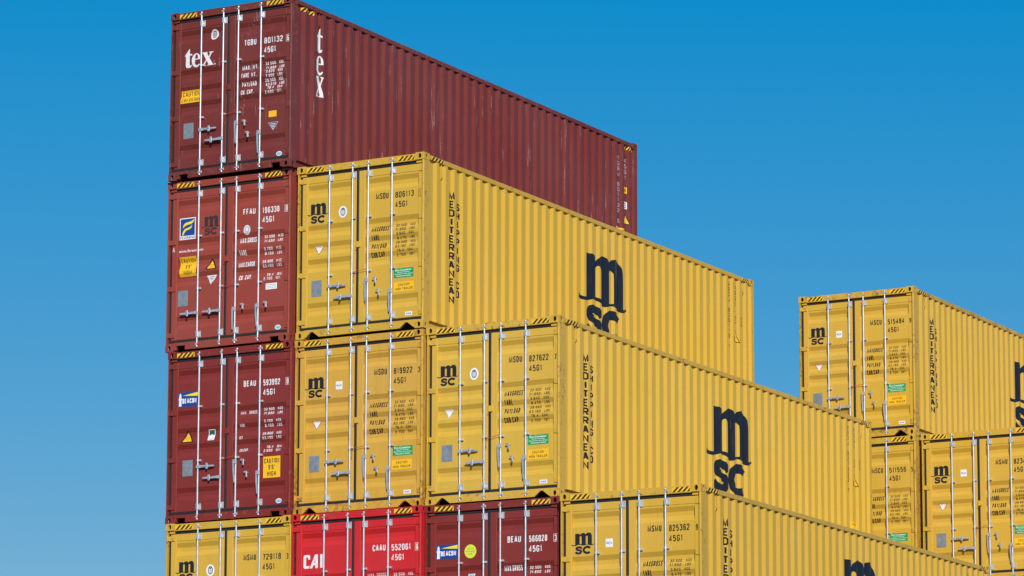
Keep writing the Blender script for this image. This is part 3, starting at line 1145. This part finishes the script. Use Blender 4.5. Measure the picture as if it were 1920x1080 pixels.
def tex_prints(c, dl, dr, spec):
    number_print(dr, *spec['no'], M_WHITE, True, -0.040, 1.468, 0.018)
    weight_print(dr, [('MAX. WT.', 1.728, 1.757), ('TARE WT.', 1.715, 1.618), ('PAYLOAD', 1.700, 1.471), ('CU. CAP.', 1.655, 1.332)],
                 [('32.500', 'KGS.', 1.875, 1.792), ('71.650', 'LBS', 1.885, 1.715), ('3.820', 'KGS', 1.905, 1.650), ('7.900', 'LBS', 1.900, 1.575),
                  ('28.500', 'KGS.', 1.875, 1.505), ('63.670', 'LBS', 1.885, 1.435), ('76.4', 'CU.M', 1.930, 1.370), ('2.690', 'CU.FT.', 1.890, 1.300)], M_WHITE, 0.078, 0.050)
    F = Flat()
    lease_word(F, 0.262, 1.925, 0.585, 0.487, M_WHITE)
    F.build("company_logo", dl, 'door')
    F = Flat()
    F.ellipse(0.848, 2.450, 0.078, 0.092, M_WHITE, 0)
    F.ellipse(0.848, 2.450, 0.044, 0.064, PAINTS['maroon_tex']['body'], 1)
    F.ellipse(0.848, 2.448, 0.034, 0.052, M_GREYL, 2)
    for k in (-.014, .014):
        F.stroke([(0.848 + k, 2.41), (0.848 + k, 2.48)], 0.007, PAINTS['maroon_tex']['body'], 3)
    F.build("approval_label", dl, 'door')
    F = Flat()
    F.rect(0.190, 0.585, 1.322, 1.546, M_CAU, 0)
    F.text('CAUTION', 0.215, 0.560, 1.440, 0.082, M_BLACK, 0.13, 0.35, 1)
    F.text("2.9m 9'6\"HIGH".upper(), 0.205, 0.575, 1.345, 0.062, M_BLACK, 0.12, 0.35, 1, 0.2)
    F.build("caution_label", dl, 'door')
    F = Flat()
    F.rect(1.972, 2.128, 0.885, 0.990, M_CAU, 0)
    F.build("caution_label", dr, 'door')
    white_triangle(dr, 2.062, 0.655, 0.795, 0.103, M_GREYL)
    oval_label(dr, 2.193, 0.243)
    # side lettering: the word stacked letter by letter
    F = Flat()
    T = lambda pts, u0, u1, x0, x1, v1, z0, z1: [(x0 + (u - u0) / (u1 - u0) * (x1 - x0), z0 + v / v1 * (z1 - z0)) for u, v in pts]
    F.poly(T(TT, 0, .262, 0.848, 0.968, .68, 2.125, 2.548), M_WHITE)
    a, h = te_loops()
    tf = lambda q: T(q, .247, .563, 0.832, 1.000, .493, 1.742, 2.078)
    F.poly([tf(a), tf(list(reversed(h)))], M_WHITE)
    F.poly(T(TX, .595, 1.01, 0.818, 1.015, .482, 1.368, 1.722), M_WHITE)
    F.build("company_logo", c, 'side')
    F = Flat()
    F.vtext('TGBU 801132 6', 11.480, 0.080, 2.535, 0.1035, 0.078, M_GREYL, 0.15)
    F.build("container_number", c, 'side')
    F = Flat()
    F.vtext('45G1', 11.760, 0.080, 2.538, 0.112, 0.084, M_GREYL, 0.15)
    F.build("type_code", c, 'side')
    F = Flat()
    F.rect(11.690, 11.815, 1.845, 1.972, M_CAU, 0)
    F.text('96', 11.715, 11.790, 1.875, 0.07, M_BLACK, 0.15, 0.35, 1)
    F.build("height_label", c, 'side')
    F = Flat()
    F.rect(11.690, 11.815, 1.540, 1.680, M_LABEL, 0)
    F.stroke([(11.71, 1.65), (11.79, 1.65)], 0.014, M_BLACK, 1)
    F.stroke([(11.71, 1.61), (11.79, 1.61)], 0.014, M_BLACK, 1)
    F.stroke([(11.71, 1.57), (11.79, 1.57)], 0.014, M_BLACK, 1)
    F.build("approval_label", c, 'side')
    F = Flat()
    F.poly([(11.660, 1.238), (11.885, 1.238), (11.765, 1.440)], M_BLACK, 0)
    F.poly([(11.685, 1.253), (11.860, 1.253), (11.766, 1.412)], M_CAU, 1)
    F.build("warning_triangle", c, 'side')
    F = Flat()
    F.rect(11.330, 11.680, 0.900, 1.125, M_CAU, 0)
    F.text('CAUTION', 11.350, 11.660, 1.030, 0.066, M_BLACK, 0.16, 0.35, 1)
    F.text('HIGH', 11.400, 11.600, 0.930, 0.066, M_BLACK, 0.16, 0.35, 1)
    F.build("caution_label", c, 'side')

def florens_prints(c, dl, dr, spec):
    number_print(dr, *spec['no'], M_WHITE, True, -0.003, 1.487, -0.02)
    weight_print(dr, [('MAX.GROSS', 1.735, 1.732), ('TARE', 1.555, 1.521), ('MAX.CARGO', 1.725, 1.316), ('CU. CAP.', 1.650, 1.104)],
                 [('32.500', 'KG', 1.885, 1.775), ('71.650', 'LBS', 1.890, 1.698), ('3.700', 'KG', 1.900, 1.564), ('8.160', 'LBS', 1.900, 1.490),
                  ('28.800', 'KG', 1.878, 1.350), ('63.490', 'LBS', 1.880, 1.276), ('76.4', 'CU.M.', 1.948, 1.127), ('2.700', 'CU.FT.', 1.902, 1.060)], M_WHITE, 0.084, 0.048)
    F = Flat()
    F.rect(0.222, 0.540, 1.898, 2.268, M_LABEL, 0)
    F.rect(0.238, 0.524, 1.965, 2.252, M_BLUE, 1)
    F.poly(spline([(0.275, 1.975), (0.285, 2.030), (0.330, 2.080), (0.400, 2.100), (0.455, 2.125), (0.472, 2.160)], 3) +
           spline([(0.465, 2.110), (0.430, 2.075), (0.360, 2.055), (0.320, 2.020), (0.298, 1.978)], 3), M_LYEL, 2)
    F.poly(spline([(0.285, 2.095), (0.300, 2.150), (0.345, 2.185), (0.430, 2.200), (0.485, 2.220), (0.515, 2.240)], 3) +
           spline([(0.500, 2.195), (0.450, 2.160), (0.360, 2.145), (0.315, 2.120)], 3), M_LYEL, 2)
    F.font('FLORENS', 0.236, 0.528, 1.912, 0.040, M_BLUE, 0.02, 1)
    F.build("company_logo", dl, 'door')
    F = Flat()
    ship_logo(F, 0.716, 2.062, 0.270, 0.283, M_FADED)
    F.build("company_logo", dl, 'door')
    F = Flat()
    F.font('www.florens.com', 0.206, 0.690, 1.682, 0.052, M_WHITE, 0.012)
    F.build("web_address", dl, 'door')
    F = Flat()
    F.rect(0.226, 0.556, 1.270, 1.602, M_CAU, 0)
    F.text('CAUTION', 0.245, 0.535, 1.505, 0.068, M_BLACK, 0.13, 0.35, 1)
    F.text("9'6\"", 0.335, 0.450, 1.402, 0.068, M_BLACK, 0.13, 0.35, 1)
    F.text('HIGH', 0.315, 0.470, 1.300, 0.068, M_BLACK, 0.13, 0.35, 1)
    F.build("caution_label", dl, 'door')
    caution_triangle(dl, 0.862, 1.345, 1.530, 0.112)
    white_triangle(dl, 0.858, 1.085, 1.254, 0.106)
    F = Flat()
    F.ellipse(1.563, 1.945, 0.066, 0.082, M_WHITE, 0)
    F.ellipse(1.563, 1.945, 0.050, 0.064, M_GREYL, 1)
    F.ellipse(1.563, 1.955, 0.020, 0.034, M_LABEL, 2, 12)
    F.build("approval_label", dr, 'door')
    F = Flat()
    F.rect(1.945, 2.165, 0.898, 1.000, M_LABEL, 0)
    for k in range(3):
        F.stroke([(1.965, 0.975 - k * .026), (2.145, 0.975 - k * .026)], 0.008, M_GREYL, 1)
    F.build("notice_label", dr, 'door')
    oval_label(dr, 2.197, 0.246)
    F = Flat()
    F.glyph('A', 0.090, 0.045, 1.700, 0.075, 0.009, M_WHITE)
    F.build("painted_letter", dl, 'stile')

def beacon_logo(dl, x0, x1, z0, z1):
    F = Flat()
    F.rect(x0, x1, z0, z1, M_BLUE, 0)
    w, h = x1 - x0, z1 - z0
    P = lambda pts: [(x0 + u * w, z0 + v * h) for u, v in pts]
    F.poly(P([(.035, .04), (.17, .04), (.16, .46), (.19, .50), (.19, .56), (.155, .60), (.155, .80), (.12, .92), (.09, .92), (.055, .80), (.055, .60), (.02, .56), (.02, .50), (.05, .46)]), M_LABEL, 1)
    F.poly(P([(.22, .76), (.99, .68), (.99, .96)]), M_LYEL, 1)
    F.text('BEACON', x0 + .205 * w, x0 + .89 * w, z0 + .22 * h, .34 * h, M_LABEL, 0.26, 0.22, 1)
    F.build("company_logo", dl, 'door')

def beacon_prints(c, dl, dr, spec):
    second = spec['no'][1] == '566028'
    number_print(dr, *spec['no'], M_WHITE, True, 0.010 if second else -0.004, 1.482, -0.025)
    if second:
        labels = [('MAX.GROSS', 1.735, 1.768), ('TARE', 1.545, 1.560), ('NET', 1.520, 1.350), ('CU.CAP.', 1.640, 1.130)]
    else:
        labels = [('MAX.  GROSS', 1.730, 1.748), ('TARE', 1.505, 1.538), ('NET', 1.480, 1.334), ('CU.CAP.', 1.578, 1.126)]
    weight_print(dr, labels,
                 [('32.500', 'KGS', 1.862, 1.782), ('71.650', 'LBS', 1.866, 1.710), ('3.700', 'KGS', 1.888, 1.579), ('8.160', 'LBS', 1.888, 1.508),
                  ('28.800', 'KGS', 1.862, 1.372), ('63.490', 'LBS', 1.862, 1.300), ('76.4', 'CU.M.', 1.925, 1.152), ('2.690', 'CU.FT.', 1.888, 1.086)], M_WHITE, 0.088 if second else 0.050, 0.045)
    if second:
        beacon_logo(dl, 0.188, 0.596, 2.020, 2.250)
        F = Flat()
        F.ellipse(0.812, 2.120, 0.108, 0.110, M_LIME, 0, 28)
        for k, hw in enumerate((.065, .080, .035)):
            F.text(('ADDITIVE', 'POWER SAVING', 'FLOOR')[k].replace('POWER SAVING', 'BAMBOO'), 0.812 - hw, 0.812 + hw, 2.150 - k * .040, 0.018, M_REDL, 0.16, 0.35, 1)
        F.build("round_label", dl, 'door')
        F = Flat()
        F.rect(0.762, 0.880, 1.600, 1.765, M_LABEL, 0)
        F.rect(0.774, 0.868, 1.660, 1.755, M_CYAN, 1)
        F.text('LS', 0.790, 0.850, 1.685, 0.05, M_LABEL, 0.2, 0.3, 2)
        F.build("approval_label", dl, 'door')
    else:
        beacon_logo(dl, 0.188, 0.598, 1.962, 2.206)
        F = Flat()
        F.rect(0.785, 0.915, 1.362, 1.545, M_LABEL, 0)
        F.rect(0.797, 0.903, 1.450, 1.533, M_DKGREEN, 1)
        F.ellipse(0.853, 1.420, 0.044, 0.046, M_GREYL, 2, 18)
        F.ellipse(0.853, 1.420, 0.036, 0.038, M_LABEL, 3, 18)
        F.build("approval_label", dl, 'door')
        caution_triangle(dl, 0.380, 1.352, 1.556, 0.122)
        F = Flat()
        F.rect(1.884, 2.216, 0.655, 1.008, M_CAU, 0)
        F.text('CAUTION', 1.905, 2.195, 0.895, 0.080, M_BLACK, 0.14, 0.35, 1)
        F.text("9'6\"", 1.985, 2.115, 0.790, 0.080, M_BLACK, 0.14, 0.35, 1)
        F.text('HIGH', 1.965, 2.135, 0.682, 0.080, M_BLACK, 0.14, 0.35, 1)
        F.build("caution_label", dr, 'door')
    oval_label(dr, 2.198, 0.262)

def cai_prints(c, dl, dr, spec):
    number_print(dr, *spec['no'], M_WHITE, True, 0.006, 1.516, 0.004)
    weight_print(dr, [('MAX. GROSS', 1.757, 1.808), ('TARE', 1.520, 1.600), ('NET', 1.490, 1.395), ('CU.CAP.', 1.590, 1.190)],
                 [('32.500', 'KGS.', 1.888, 1.800), ('71.650', 'LBS.', 1.888, 1.730), ('3.700', 'KGS.', 1.900, 1.590), ('8.160', 'LBS.', 1.900, 1.520)], M_WHITE, 0.050, 0.044)
    F = Flat()
    T = lambda pts: [(0.218 + u * 0.376, 2.000 + v * 0.222) for u, v in pts]
    F.poly(T([(.06, 0), (.27, 0), (.325, .19), (.135, .19), (.135, .81), (.235, .81), (.235, .66), (.335, .66), (.335, .90), (.28, 1), (.06, 1), (0, .90), (0, .10)]), M_WHITE)
    F.poly([T([(.315, 0), (.575, 1), (.725, 1), (.725, 0), (.60, 0), (.60, .22), (.505, .22), (.445, 0)]), T([(.60, .64), (.60, .38), (.545, .38)])], M_WHITE, 1)
    F.poly(T([(.84, 0), (.98, 0), (.98, 1), (.84, 1)]), M_WHITE)
    F.build("company_logo", dl, 'door')
    oval_label(dr)

# ------------------------------------------------------------------ one container
def make_container(spec, full=True):
    root = bpy.data.objects.new("shipping_container", None)
    COL.objects.link(root)
    root.empty_display_size = 0.5
    root.location = spec['loc']
    root.rotation_euler = (0, 0, spec.get('yaw', 0.0))
    root["label"] = spec['label']
    root["category"] = "shipping container"
    root["group"] = spec['group']
    ps = PAINTS[spec['paint']]
    body, edge = ps['body'], ps['edge']
    for a in (0, 1):
        for b in (0, 1):
            for t in (0, 1):
                obj("corner_casting", BODY['cast', a, b, t], root, edge)
        obj("corner_post", BODY['post_f', a], root, edge)
        obj("corner_post", BODY['post_b', a], root, edge)
        obj("side_wall", BODY['wall', a], root, body)
        obj("top_rail", BODY['trail', a], root, edge)
        obj("bottom_rail", BODY['brail', a], root, edge)
    obj("header", BODY['header'], root, edge)
    obj("sill", BODY['sill_' + spec['sill']], root, edge)
    obj("roof", BODY['roof'], root, body)
    obj("floor", BODY['floor'], root, M_FLOOR)
    obj("end_wall", BODY['end'], root, body)
    dl = obj("door", BODY['door', 0], root, body)
    dr = obj("door", BODY['door', 1], root, body)
    obj("gasket", BODY['gasket', 0], dl, M_RUB)
    obj("gasket", BODY['gasket', 1], dr, M_RUB)
    if not full:
        return root
    for z in (2.648, 1.862, 1.070, 0.282):
        o = obj("hinge", BODY['hinge', 0], dl, edge)
        o.location.z = z
        o = obj("hinge", BODY['hinge', 1], dr, edge)
        o.location.z = z - 0.012
    rng = random.Random(spec['no'][1])
    dz = spec.get('handle_dz', 0.0)
    for i, x in enumerate(RODS):
        d = dl if i < 2 else dr
        o = obj("lock_rod", BODY['rod'], d, M_GALV)
        o.location.x = x
        for z in (2.816, 0.094):
            k = obj("cam_keeper", BODY['keeper'], d, edge if rng.random() < 0.6 else M_GALV_D)
            k.location = (x, 0, z)
        for z in (2.655, 0.262):
            k = obj("rod_bracket", BODY['bracket'], d, M_GALV)
            k.location = (x, 0, z)
        for z in (1.935, 1.035):
            k = obj("rod_guide", BODY['guide'], d, M_GALV)
            k.location = (x, 0, z + rng.uniform(-0.006, 0.006))
    if spec.get('handles') == 'left':
        for x in RODS[:2]:
            o = obj("handle", BODY['handle'], dl, M_GALV)
            o.location = (x, 0, 0.628)
            o.rotation_euler = (0, 0, math.pi)
            o.location.y = 0.006
            k = obj("handle_catch", BODY['catch'], dl, M_GALV_D)
            k.location = (x - 0.19, -0.001, 0.628)
        cs = ((1.530, 0.660), (1.985, 0.652))
        hz = (0.625, 0.640)
    else:
        z1, z2 = 0.842 + dz, 0.646 + dz
        o = obj("handle", BODY['handle'], dl, M_GALV)
        o.location = (RODS[0], 0, z1)
        o = obj("handle", BODY['handle'], dl, M_GALV)
        o.location = (RODS[1], 0.006, z2)
        o.rotation_euler = (0, 0, math.pi)
        for x, z in ((0.812, z1), (0.858, z2)):
            k = obj("handle_catch", BODY['catch'], dl, M_GALV_D)
            k.location = (x, -0.001, z)
        cs = ((1.525, 0.868 + dz), (1.592, 0.662 + dz))
        hz = (0.885 + dz, 0.668 + dz)
    for (x, z) in cs:
        k = obj("handle_catch", BODY['open_catch'], dr, M_GALV_D)
        k.location = (x, 0, z)
    for x, z in zip(RODS[2:], hz):
        o = obj("handle", BODY['hang'], dr, M_GALV)
        o.location = (x, 0, z)
        o.rotation_euler = (0, R(rng.uniform(-2.5, 1.0)), 0)
    o = obj("door_lug", BODY['lug'], dr, body)
    o.location = (1.168, 0, 1.492)
    # wire seal between the middle rods
    m = MB()
    sag = rng.uniform(0.0, 0.03)
    pts = [(RODS[1] + 0.012, 0.012, 1.045), (1.13, 0.002, 1.040 - sag), (1.24, 0.002, 1.052 - sag), (RODS[2] - 0.01, 0.006, 1.062)]
    m.tube([(p[0], p[1], p[2]) for p in pts], 0.0042)
    tail = [(RODS[1] + 0.04, 0.010, 1.030), (RODS[1] + 0.055, 0.004, 0.985), (RODS[1] + 0.035, 0.006, 0.930), (RODS[1] + 0.05, 0.01, 0.880 - sag)]
    m.tube(tail, 0.0032)
    obj("seal_wire", m.mesh("seal_wire", [M_SEAL]), dl)
    # hazard stripes on header and on the top rail
    for a, b in ((0.180, 0.530), (1.935, 2.268)):
        F = Flat()
        hazard(F, a, b, 2.788, 2.862)
        F.build("hazard_stripe", root, 'header')
    if spec['paint'] == 'maroon_tex':
        for a, b in ((0.330, 0.700), (11.735, 12.020)):
            F = Flat()
            hazard(F, a, b, 2.715, 2.785)
            F.build("hazard_stripe", root, 'side')
    else:
        for a, b in ((0.235, 0.630), (11.690, 11.985)):
            F = Flat()
            hazard(F, a, b, 2.806, 2.870)
            F.build("hazard_stripe", root, 'rail')
    for y in (0.880 - PITCH if spec['paint'] != 'maroon_tex' else 0.880, 11.758):
        o = obj("ventilator", BODY['vent'], root, edge)
        o.location = (0, y, 2.720)
    px, pz = spec.get('plate', (0.268, 0.700))
    plate_part(dl, px, px + 0.200, pz, pz + 0.268)
    spec['prints'](root, dl, dr, spec)
    return root

# ------------------------------------------------------------------ the yard
GX, TZ, BY = W + 0.0705, H + 0.006, 14.138
GROUND_Z = -2 * TZ

def asphalt():
    m = bpy.data.materials.new("yard_asphalt")
    m.use_nodes = True
    nt = m.node_tree
    b = nt.nodes["Principled BSDF"]
    g = nt.nodes.new("ShaderNodeNewGeometry")
    n = nt.nodes.new("ShaderNodeTexNoise")
    n.inputs["Scale"].default_value = 0.35
    n.inputs["Detail"].default_value = 8.0
    r = nt.nodes.new("ShaderNodeValToRGB")
    r.color_ramp.elements[0].color = (0.045, 0.045, 0.046, 1)
    r.color_ramp.elements[1].color = (0.085, 0.083, 0.080, 1)
    nt.links.new(g.outputs["Position"], n.inputs["Vector"])
    nt.links.new(n.outputs["Fac"], r.inputs["Fac"])
    nt.links.new(r.outputs["Color"], b.inputs["Base Color"])
    b.inputs["Roughness"].default_value = 0.9
    return m

gm = MB()
gm.add([(-900, -900, GROUND_Z), (900, -900, GROUND_Z), (900, 900, GROUND_Z), (-900, 900, GROUND_Z)], [(0, 1, 2, 3)])
ground = obj("ground", gm.mesh("ground", [asphalt()]), None)
ground["kind"] = "structure"
ground["label"] = "dark asphalt ground of the container yard"

G_F, G_B = "containers of the front stacks", "containers of the stacks behind"
S = lambda col, tier, dx, dy, yaw, back=False: dict(loc=(col * GX + dx, dy + (BY if back else 0.0), tier * TZ), yaw=yaw)
CONTAINERS = [
    dict(**S(0, 3, -.0159, -.0434, -.0117), paint='maroon_tex', sill='slot', no=('TGBU', '801132', '6'), prints=tex_prints, handle_dz=-0.022, plate=(0.262, 0.705), group=G_F,
         label="dark maroon shipping container numbered 801132 on top of the tallest stack"),
    dict(**S(0, 2, -.0669, .025, .0022), paint='maroon_flo', sill='slot', no=('FFAU', '196338', '0'), prints=florens_prints, handles='left', plate=(0.205, 0.765), group=G_F,
         label="brownish red shipping container numbered 196338 with blue and yellow logo in leftmost stack"),
    dict(**S(0, 1, -.0006, .0149, .0004), paint='maroon_bea', sill='slot', no=('BEAU', '593992', '0'), prints=beacon_prints, handle_dz=0.085, plate=(0.295, 0.790), group=G_F,
         label="maroon shipping container numbered 593992 with lighthouse logo, third from top of leftmost stack"),
    dict(**S(0, 0, .085, -.0854, .010), paint='yellow', sill='vee', no=('MSMU', '729118', '3'), prints=yellow_prints, mark='oval', group=G_F,
         label="yellow shipping container numbered 729118 at the lower left, left of the bright red one"),
    dict(**S(1, 2, -.0402, .0858, -.0065), paint='yellow', sill='vee', no=('MSDU', '806113', '1'), prints=yellow_prints, mark='oval', boxed=True, group=G_F,
         label="yellow shipping container numbered 806113 beside the brownish red one, topmost of its stack"),
    dict(**S(1, 1, -.0626, .1012, 0.0), paint='yellow_old', sill='vee', no=('MSDU', '819922', '3'), prints=yellow_prints, mark='square', group=G_F,
         label="orange-yellow shipping container numbered 819922 resting on the bright red one"),
    dict(**S(1, 0, .030, -.0978, .010), paint='red', sill='vee', no=('CAAU', '552061', '6'), prints=cai_prints, group=G_F,
         label="bright red shipping container numbered 552061 with white logo at the bottom"),
    dict(**S(2, 1, -.0844, .128, -.0001), paint='yellow_b', sill='vee', no=('MSDU', '827622', '7'), prints=yellow_prints, mark='oval', tri=0, group=G_F,
         label="yellow shipping container numbered 827622 in the middle, resting on a maroon one"),
    dict(**S(2, 0, -.0347, .0247, .010), paint='maroon_bea', sill='vee', no=('BEAU', '566028', '3'), prints=beacon_prints, handle_dz=0.085, group=G_F,
         label="maroon shipping container numbered 566028 with lime green round sticker at the bottom"),
    dict(**S(3, 0, .0089, -.1531, .015), paint='yellow_c', sill='vee', no=('MSMU', '825362', '9'), prints=yellow_prints, mark='square', logo_dy=-0.03, logo_dz=0.09, group=G_F,
         label="yellow shipping container numbered 825362, lowest and rightmost of the front stacks"),
    dict(**S(2, 2, .0275, .0167, .0005, True), paint='yellow_rusty', sill='vee', no=('MSCU', '515484', '9'), prints=yellow_prints, mark='square', logo_dy=-0.27, group=G_B,
         label="yellow shipping container numbered 515484 on top of the stack behind at right"),
    dict(**S(2, 1, .0394, -.0331, 0.0, True), paint='yellow_rusty', sill='vee', no=('MSCU', '511556', '5'), prints=yellow_prints, mark='square', group=G_B,
         label="yellow shipping container numbered 511556 with rusty corner post, half hidden behind the front stacks"),
    dict(**S(3, 1, .0648, .0164, 0.0, True), paint='yellow_c', sill='vee', no=('MSMU', '823415', '2'), prints=yellow_prints, mark='square', group=G_B,
         label="yellow shipping container cut by the right edge, number beginning MSMU 823"),
]
for sp in CONTAINERS:
    make_container(sp)

# the lower tiers that carry the stacks, below the picture
G_L = "containers in the lower tiers"
UPPER = {(0, 0): 'yellow one left of the red', (1, 0): 'bright red one', (2, 0): 'maroon one with lime sticker', (3, 0): 'lowest yellow one in front', (2, 1): 'half hidden yellow one behind', (3, 1): 'yellow one at the right edge'}
STEP = {1: 'directly', 2: 'two tiers', 3: 'three tiers'}
LOW = [(c, t, 0) for c in range(4) for t in (-1, -2)] + [(c, t, 1) for c in (2, 3) for t in (0, -1, -2)]
for i, (cc, t, bk) in enumerate(LOW):
    key = ('yellow', 'maroon_bea', 'yellow_old', 'yellow')[i % 4]
    word = {'yellow': 'yellow', 'maroon_bea': 'maroon', 'yellow_old': 'orange-yellow'}[key]
    make_container(dict(loc=(cc * GX, BY if bk else 0.0, t * TZ), yaw=0.006 if (not bk and t == -1) else 0.0, paint=key, sill='vee', no=('', '', ''), group=G_L,
                        label="unlettered %s shipping container %s below the %s" % (word, STEP[(1 if bk else 0) - t], UPPER[cc, bk])), full=False)
